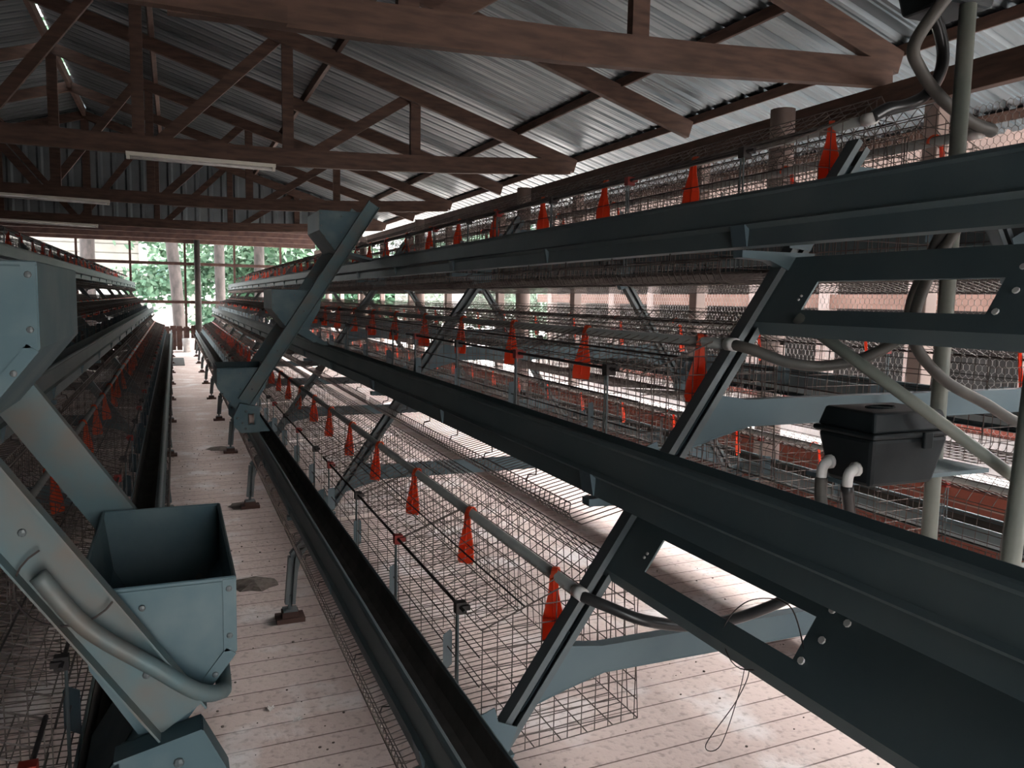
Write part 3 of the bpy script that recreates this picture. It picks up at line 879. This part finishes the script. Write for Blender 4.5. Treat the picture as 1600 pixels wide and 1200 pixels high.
        for q in ((1.355, 0.73), (1.385, 0.66), (1.36, 0.625), (1.43, 0.69)):
            MB(O).ball((X(q[0]), y - 0.001, q[1]), 0.008, 8, (1, 0.5, 1)).obj('bolt', M['leg'], hs)
    X = X0
    if handle:
        y = yc - 0.045
        a = (X(ru(1.06) ), y, 1.035)
        pts = curve([a, (X(1.205), y - 0.005, 0.955), (X(1.29), y - 0.01, 0.885), (X(1.345), y, 0.835), (X(1.378), y + 0.025, 0.815), (X(1.388), y + 0.09, 0.81), (X(1.385), yc + Lh - 0.05, 0.81), (X(1.36), yc + Lh + 0.01, 0.84)], 6)
        MB(O).tube(pts, 0.0125, 10).obj('push_handle', M['cart_dusty'], t, smooth=True)
        mb = MB(O); p = Vector(a)
        ring = [p + Vector((0.065 * math.cos(q) * s + 0.035 * s, 0.008, 0.06 * math.sin(q) - 0.02)) for q in [math.radians(120 + k * 15) for k in range(15)]]
        mb.wire(ring, 0.0018); mb.obj('tie_wire', M['rod'], t)
    return t
cart(-1.33, 1, 1.27, 'pale blue zinc feed cart on the left row, close to the camera', True, 1.405)
cart(1.70, -1, 5.04, 'blue-grey zinc feed cart with three hoppers on the right row', False, 1.475)

# ------------------------------------------------------------------ tanks, hoses, stand pipes
def tank(x0, x1, y0, y1, z0, z1, label, detail=True):
    t = thing('water_tank', label, 'water tank', ((x0 + x1) / 2, (y0 + y1) / 2, z0))
    O = ((x0 + x1) / 2, (y0 + y1) / 2, z0)
    e = 0.018; zl = z0 + (z1 - z0) * 0.66
    mb = MB(O)
    mb.add([(x0 + e, y0 + e, z0), (x1 - e, y0 + e, z0), (x1 - e, y1 - e, z0), (x0 + e, y1 - e, z0), (x0, y0, zl), (x1, y0, zl), (x1, y1, zl), (x0, y1, zl)],
           [(3, 2, 1, 0), (4, 5, 6, 7), (0, 1, 5, 4), (1, 2, 6, 5), (2, 3, 7, 6), (3, 0, 4, 7)])
    mb.obj('body', M['tank'], t, bevel=0.009)
    g = 0.007
    mb = MB(O)
    mb.box(x0 - g, x1 + g, y0 - g, y1 + g, zl, zl + 0.012)
    mb.add([(x0, y0, zl + 0.012), (x1, y0, zl + 0.012), (x1, y1, zl + 0.012), (x0, y1, zl + 0.012), (x0 + 0.01, y0 + 0.01, z1), (x1 - 0.01, y0 + 0.01, z1), (x1 - 0.01, y1 - 0.01, z1), (x0 + 0.01, y1 - 0.01, z1)],
           [(3, 2, 1, 0), (4, 5, 6, 7), (0, 1, 5, 4), (1, 2, 6, 5), (2, 3, 7, 6), (3, 0, 4, 7)])
    lid = mb.obj('lid', M['tank'], t, bevel=0.005)
    xm = (x0 + x1) / 2; ym = (y0 + y1) / 2
    mb = MB(O)
    mb.tube([(xm - 0.01 + 0.035 * math.cos(q), ym + 0.02 * math.sin(q), z1 + 0.0015) for q in [k * math.pi / 8 for k in range(16)]], 0.002, 5, closed=True)
    mb.obj('raised_ring', M['tank'], lid)
    MB(O).box(x0 + 0.125, x0 + 0.15, y0 - 0.013, y0 - 0.004, zl - 0.022, zl + 0.012).obj('latch', M['tank'], t, bevel=0.003)
    return t
def elbow(t_, p, out, down):
    pass
tk = tank(1.255, 1.465, 1.15, 1.30, 1.058, 1.212, 'black plastic lidded water tank between the bottom and middle tiers')
for i, (y, z) in enumerate(((1.262, 1.090), (1.192, 1.088))):
    pts = curve([(1.285, y, z + 0.006), (1.252, y, z + 0.005), (1.240, y, z - 0.006), (1.238, y, z - 0.028)], 4)
    mb = MB((1.36, 1.225, 1.058)); mb.tube(pts, 0.0105, 10); mb.tube([(1.262, y, z + 0.006), (1.254, y, z + 0.006)], 0.015, 10)
    mb.obj('outlet_elbow', M['white'], tk, smooth=True)['label'] = 'white plastic elbow'
tag(MB().box(1.28, 1.71, 1.235, 1.35, 1.048, 1.0575).obj('shelf_plate', M['paint']), 'pale blue sheet-metal shelf under the black water tank', 'shelf')
tank(1.62, 1.79, 1.345, 1.52, 2.115, 2.27, 'dark water tank at the top of the stand pipe under the roof')
tank(1.50, 1.72, 1.10, 1.28, 1.60, 1.74, 'water tank behind the near end of the top trough')

def tubeobj(name, pts, r, m, label, cat, n=10, smooth=8):
    P = curve(pts, smooth) if smooth else [Vector(p) for p in pts]
    o = Vector(P[0])
    ob = MB(tuple(o)).tube(P, r, n).obj(name, m, None, o, smooth=True)
    return tag(ob, label, cat)
tubeobj('stand_pipe', [(1.70, 1.37, 0.0), (1.70, 1.37, 1.2), (1.70, 1.37, 2.115)], 0.0185, M['olive'], 'tall grey-green stand pipe rising behind the black water tank', 'pipe', 12, 0)
tubeobj('stand_pipe', [(1.42, 0.985, 0.0), (1.44, 0.985, 0.9), (1.475, 0.985, 1.45)], 0.0175, M['olive'], 'leaning grey-green stand pipe at the right edge of the picture', 'pipe', 12, 0)
tubeobj('water_hose', [(0.785, 1.455, 0.797), (0.82, 1.42, 0.785), (0.90, 1.38, 0.755), (1.03, 1.37, 0.73), (1.17, 1.36, 0.745), (1.29, 1.33, 0.80), (1.32, 1.26, 0.90), (1.238, 1.192, 1.062)], 0.0125, M['black'], 'glossy black hose from the bottom pipe up to the black tank', 'hose')
tubeobj('water_hose', [(1.238, 1.262, 1.064), (1.238, 1.26, 1.02), (1.245, 1.245, 0.96), (1.27, 1.21, 0.90), (1.40, 1.19, 0.84), (1.9, 1.25, 0.80), (2.35, 1.40, 0.795)], 0.0125, M['olivedark'], 'grey hose falling from the left elbow of the black tank', 'hose')
tubeobj('water_hose', [(1.150, 1.455, 1.330), (1.17, 1.42, 1.322), (1.24, 1.38, 1.295), (1.33, 1.37, 1.287), (1.44, 1.36, 1.305), (1.52, 1.33, 1.36), (1.535, 1.32, 1.45), (1.53, 1.25, 1.60)], 0.0125, M['olivedark'], 'dusty hose sagging from the end of the middle water pipe', 'hose')
tubeobj('water_hose', [(1.56, 1.24, 1.60), (1.50, 1.26, 1.48), (1.47, 1.26, 1.36), (1.55, 1.25, 1.27), (1.68, 1.24, 1.21), (1.84, 1.25, 1.155), (2.0, 1.33, 1.22), (2.245, 1.455, 1.33)], 0.0125, M['olivedark'], 'dusty hose hanging behind the upper plate towards the outer middle pipe', 'hose')
tubeobj('water_hose', [(1.518, 1.455, 1.862), (1.56, 1.45, 1.885), (1.62, 1.45, 1.90), (1.685, 1.45, 1.935), (1.725, 1.45, 2.0), (1.715, 1.45, 2.07), (1.66, 1.45, 2.15)], 0.0145, M['black'], 'black hose curving up from the top water pipe to the roof tank', 'hose')
tubeobj('water_hose', [(1.62, 1.36, 2.12), (1.575, 1.40, 2.02), (1.62, 1.42, 1.975), (1.69, 1.42, 1.92), (1.80, 1.42, 1.873), (1.87, 1.42, 1.862), (1.90, 1.44, 1.862)], 0.0145, M['olivedark'], 'grey hose from the roof tank dropping to the outer top pipe', 'hose')
tubeobj('supply_pipe', [(1.22, 1.34, 1.395), (1.35, 1.15, 1.235), (1.49, 1.05, 1.11), (1.60, 0.99, 1.02)], 0.0125, M['olive'], 'straight grey pipe slanting down in front of the black tank', 'pipe', 10, 0)
tubeobj('tie_wire', [(1.13, 1.42, 0.648), (1.19, 1.40, 0.60), (1.13, 1.36, 0.55), (1.05, 1.36, 0.46), (1.09, 1.36, 0.45), (1.15, 1.38, 0.55), (1.20, 1.42, 0.60), (1.24, 1.44, 0.64)], 0.0012, M['rod'], 'thin black wire loop tied round the lowest crossbar', 'wire', 4)
tubeobj('tie_wire', [(0.882, 0.905, 0.878), (0.85, 1.02, 0.82), (0.86, 1.08, 0.86), (0.885, 1.05, 0.92), (0.90, 0.97, 0.94), (0.878, 0.905, 0.885)], 0.0012, M['rod'], 'thin wire loop hanging from the lower plate rivet', 'wire', 4)

# ------------------------------------------------------------------ fluorescent battens
def batten(x0, x1, y, z0, z1, label):
    t = thing('fluorescent_light', label, 'light fitting', (x0, y, z0), 'unlit tube lights')
    O = (x0, y, z0)
    MB(O).obox((x0, y, z0), (x1, y, z1), (0, 1, 0), 0.05, 0.028).obj('housing', M['tube'], t)
    MB(O).tube([(x0 + 0.03, y, z0 - 0.03), (x1 - 0.03, y, z1 - 0.03)], 0.012, 8).obj('tube', M['white'], t, smooth=True)
    for x, z in ((x0 + 0.015, z0), (x1 - 0.015, z1)):
        MB(O).box(x - 0.012, x + 0.012, y - 0.02, y + 0.02, z - 0.042, z - 0.012).obj('end_cap', M['tube'], t)
batten(-0.32, 0.80, 7.02, 2.50, 2.49, 'unlit white tube light under the second roof truss')
batten(-1.85, -0.68, 10.78, 2.52, 2.50, 'unlit white tube light under the third roof truss')
batten(-2.5, -1.1, 14.6, 2.52, 2.50, 'unlit white tube light under the fourth roof truss')

# ------------------------------------------------------------------ things on the floor
t = thing('bucket', 'white plastic bucket standing before the far board fence', 'bucket', (0.30, 21.35, 0.0))
mb = MB((0.30, 21.35, 0.0)); x, y = 0.30, 21.35
mb.tube([(x, y, 0.0), (x, y, 0.33), (x, y, 0.335), (x, y, 0.01)], [0.12, 0.148, 0.143, 0.115], 20); mb.obj('body', M['white'], t, smooth=True)
mb = MB((0.30, 21.35, 0.0)).tube([(x + 0.148 * math.cos(a), y, 0.32 + 0.16 * math.sin(a)) for a in [math.pi * k / 10 for k in range(11)]], 0.004, 6); mb.obj('handle', M['rod'], t)
tag(MB().box(-0.13, 0.165, 17.25, 19.3, 0.0, 0.012).obj('floor_mat', M['mat_dark'], bevel=0.003), 'dark rectangular rubber sheet lying on the aisle floor', 'mat')
for i, (x, y, r, h) in enumerate(((0.33, 4.02, 0.11, 0.022), (0.40, 5.6, 0.10, 0.016), (0.36, 7.8, 0.12, 0.016))):
    mb = MB((x, y, 0))
    rr = [r * (0.95 + 0.1 * random.random() + 0.12 * math.sin(3 * q)) for q in range(14)]
    vs = [(x, y, h)] + [(x + 0.55 * q * math.cos(k * math.pi / 7), y + 0.7 * q * math.sin(k * math.pi / 7), h * 0.6) for k, q in enumerate(rr)] + [(x + q * math.cos(k * math.pi / 7), y + q * math.sin(k * math.pi / 7), 0.001) for k, q in enumerate(rr)]
    fs = [(0, 1 + k, 1 + (k + 1) % 14) for k in range(14)] + [(1 + k, 15 + k, 15 + (k + 1) % 14, 1 + (k + 1) % 14) for k in range(14)]
    mb.add(vs, fs)
    tag(mb.obj('dirt_heap', M['soil'], None, (x, y, 0)), ('small dark dirt heap on the aisle floor before the second foot block', 'low dark dirt heap by the third frame foot', 'low dark dirt heap by the fourth frame foot')[i], 'dirt')
mb = MB(); 
for i in range(420):
    if i < 260: x = random.uniform(-0.1, 0.55); y = random.uniform(1.2, 9.0)
    else: x = random.uniform(0.9, 2.6); y = random.uniform(0.9, 4)
    r = random.uniform(0.002, 0.006)
    mb.ball((x, y, r * 0.4), r, 6, (1, random.uniform(0.6, 1.3), 0.6))
tag(mb.obj('floor_crumbs', M['soil']), 'scattered dark crumbs of dried droppings over the floor boards', 'debris', None, 'stuff')
for i, (x, y, a, lab) in enumerate(((0.33, 2.62, 0.5, 'pale feather on the aisle boards, right of the left cart'), (0.27, 2.72, 1.4, 'pale feather on the aisle boards, beside the other feather'), (0.31, 2.22, 2.2, 'tuft of pale feathers at the bottom of the aisle'))):
    mb = MB()
    for q in range(5):
        d = a + (q - 2) * 0.22; l = 0.035 + 0.01 * (q % 2)
        mb.add([(0, 0, 0.002), (l * 0.6 * math.cos(d - 0.12), l * 0.6 * math.sin(d - 0.12), 0.006), (l * math.cos(d), l * math.sin(d), 0.004), (l * 0.6 * math.cos(d + 0.12), l * 0.6 * math.sin(d + 0.12), 0.008)], [(0, 1, 2, 3)])
    tag(mb.obj('feather', M['feather'], None, (x, y, 0)), lab, 'feather', 'feathers')

# ------------------------------------------------------------------ outside
# neighbouring hen house seen through the right side
t = thing('neighbour_house', 'neighbouring hen house with low brick wall beyond the right wall', 'building', (5.8, 5, -0.13))
O = (5.8, 5, -0.13)
MB(O).box(5.74, 5.86, -3, 12.6, -0.13, 0.45).obj('low_wall', M['concrete'], t)
MB(O).box(5.735, 5.865, -3, 12.6, 0.45, 0.57).obj('brick_course', M['brickwall'], t)
MB(O).box(5.71, 5.89, -3, 12.6, 0.57, 0.61).obj('wall_cap', M['concrete'], t)
MB(O).box(5.76, 5.84, -3, 12.6, 1.40, 1.53).obj('side_board', M['terracotta'], t)
MB(O).box(5.76, 5.84, -3, 12.6, 2.30, 2.62).obj('plate', M['terracotta'], t)
MB(O).box(5.88, 5.92, -3.2, 13, 2.56, 2.83).obj('fascia', M['wood'], t)
pm = MB().box(-0.06, 0.06, -0.06, 0.06, 0.6, 2.35).mesh('post', M['post'])
y = -2.2
while y < 12.6:
    part('post', pm, t, (0.0, y - 5, 0.13)); y += 1.02
mb = MB(O)
mb.add([(5.9, -3.2, 2.83), (5.9, 13, 2.83), (9.5, 13, 3.45), (9.5, -3.2, 3.45), (5.9, -3.2, 2.85), (5.9, 13, 2.85), (9.5, 13, 3.37), (9.5, -3.2, 3.37)], [(3, 2, 1, 0), (4, 5, 6, 7), (0, 1, 5, 4), (1, 2, 6, 5), (2, 3, 7, 6), (3, 0, 4, 7)])
mb.obj('roof', M['roof'], t)
MB(O).box(9.4, 9.5, -3, 12.6, -0.13, 3.4).obj('back_wall', M['dull'], t)
MB(O).box(5.95, 9.4, 12.5, 12.6, -0.13, 2.8).obj('end_wall', M['dull'], t)
o = MB().prism([(4.9, 2.2, -0.13), (4.9, 3.6, -0.13), (5.5, 3.6, 0.72), (5.5, 2.2, 0.72)], (0.01, 0, 0.01)).obj('leaning_sheet', M['bluetarp'])
tag(o, 'pale blue corrugated sheet leaning outside beyond the right wall', 'sheet')
tag(MB((4.6, 13.6, -0.13)).tube([(4.6, 13.6, -0.13), (4.6, 13.6, 2.2)], 0.2, 16).obj('round_pillar', M['concrete'], None, (4.6, 13.6, -0.13), smooth=True), 'thick pale round pillar outside beyond the right netting', 'pillar')

def foliage(name, c, rad, n, m, leaf, label, cat, trunk=None, group=None):
    t = thing(name, label, cat, (c[0], c[1], -0.13), group)
    O = (c[0], c[1], -0.13)
    mb = MB(O)
    rnd = random.Random(int(c[0] * 100 + c[1] * 7 + n))
    clumps = [(rnd.gauss(0, 0.45), rnd.gauss(0, 0.45), rnd.gauss(0, 0.45)) for _ in range(26)]
    for i in range(n):
        q = clumps[i % 26]
        p = Vector((c[0] + rad[0] * (q[0] + rnd.gauss(0, 0.16)), c[1] + rad[1] * (q[1] + rnd.gauss(0, 0.16)), max(0.0, c[2] + rad[2] * (q[2] + rnd.gauss(0, 0.16)))))
        d = Vector((rnd.gauss(0, 1), rnd.gauss(0, 1), rnd.gauss(-0.4, 0.6))).normalized(); u = d.orthogonal().normalized()
        a = leaf * rnd.uniform(0.6, 1.4); b = a * 0.28
        mb.add([tuple(p), tuple(p + d * a * 0.5 + u * b), tuple(p + d * a), tuple(p + d * a * 0.5 - u * b)], [(0, 1, 2, 3)])
    mb.obj('leaves', m, t)
    if trunk:
        MB(O).tube(curve(trunk[0], 5), trunk[1], 10).obj('trunk', M['bark'], t, smooth=True)
    return t
def tk_(x, y, r, lean, h=6.5):
    return ([(x, y, -0.2), (x - lean * 0.4, y, h * 0.25), (x - lean, y, h * 0.5), (x - lean * 1.4, y + 0.3, h)], r)
foliage('garden_tree', (-0.15, 27.0, 6.9), (3.6, 4.0, 1.6), 9000, M['leafA'], 0.30, 'tall tree with a stout leaning trunk behind the far opening centre', 'tree', tk_(0.15, 26.0, 0.17, 0.2), 'trees behind the far opening')
foliage('garden_tree', (1.3, 27.4, 6.8), (3.6, 4.0, 1.6), 9000, M['leafB'], 0.30, 'tall tree with a straight pale trunk right of the crooked post', 'tree', tk_(1.32, 26.4, 0.15, 0.02), 'trees behind the far opening')
foliage('garden_tree', (2.9, 27.2, 5.2), (3.4, 2.0, 2.0), 5000, M['leafA'], 0.30, 'tall tree whose trunk shows beside the middle hopper', 'tree', tk_(2.55, 27.2, 0.16, 0.0), 'trees behind the far opening')
foliage('garden_tree', (-2.4, 28.5, 7.2), (3.4, 4.5, 1.6), 9000, M['leafA'], 0.30, 'tall tree with pale trunk above the far end of the left row', 'tree', tk_(-2.3, 26.5, 0.2, 0.0), 'trees behind the far opening')
foliage('leafy_bush', (2.0, 30.5, 1.9), (3.2, 1.5, 1.9), 9000, M['leafB'], 0.26, 'big pale green bush outside, right of the house', 'bush', None, 'bushes outside')
foliage('leafy_bush', (6.5, 30.5, 2.0), (3.8, 2.0, 2.2), 8000, M['leafA'], 0.28, 'wide green bush beyond the far right corner', 'bush', None, 'bushes outside')
foliage('leafy_bush', (9.0, 22.0, 2.2), (3.0, 4.0, 2.2), 8000, M['leafB'], 0.28, 'green bush outside the right wall past the neighbour house', 'bush', None, 'bushes outside')
foliage('leafy_bush', (0.6, 42.0, 3.4), (6.5, 1.5, 3.2), 9000, M['leafB'], 0.40, 'deep green hedge closing the garden behind everything', 'bush', None, 'bushes outside')

t = thing('house', 'beige clad house with blue window beyond the far opening', 'building', (-2.2, 34, -0.13))
O = (-2.2, 34, -0.13)
mb = MB(O)
for i in range(14): mb.box(-6.0, -0.95, 34.0 - 0.02 * (i % 1), 38, -0.13 + i * 0.34, 0.20 + i * 0.34)
for i in range(14): mb.box(-6.0, -0.95, 33.975, 34.0, -0.10 + i * 0.34, 0.20 + i * 0.34)
mb.obj('siding', M['siding'], t)
MB(O).box(-1.2, -0.93, 33.95, 34.0, -0.13, 4.6).obj('corner_board', M['concrete'], t)
MB(O).box(-0.95, 0.9, 34.6, 38, -0.13, 2.6).obj('side_wing', M['siding'], t)
w = MB(O).box(-0.8, -0.1, 34.55, 34.6, 1.75, 2.55).obj('window', M['concrete'], t)
MB(O).box(-0.76, -0.46, 34.53, 34.56, 1.78, 2.5).obj('pane', M['glass'], w)
MB(O).box(-0.42, -0.14, 34.53, 34.56, 1.78, 2.5).obj('pane', M['glass'], w)
mb = MB(O); mb.add([(-6.4, 33.4, 4.6), (-0.4, 33.4, 4.6), (-0.4, 38.5, 6.2), (-6.4, 38.5, 6.2), (-6.4, 33.4, 4.7), (-0.4, 33.4, 4.7), (-0.4, 38.5, 6.3), (-6.4, 38.5, 6.3)], [(3, 2, 1, 0), (4, 5, 6, 7), (0, 1, 5, 4), (1, 2, 6, 5), (2, 3, 7, 6), (3, 0, 4, 7)]); mb.obj('roof', M['brick'], t)
tag(MB().box(-3.0, 0.55, 31.9, 32.1, -0.13, 1.72).obj('garden_wall', M['concrete'], bevel=0.02), 'bright white low garden wall in front of the beige house', 'wall')
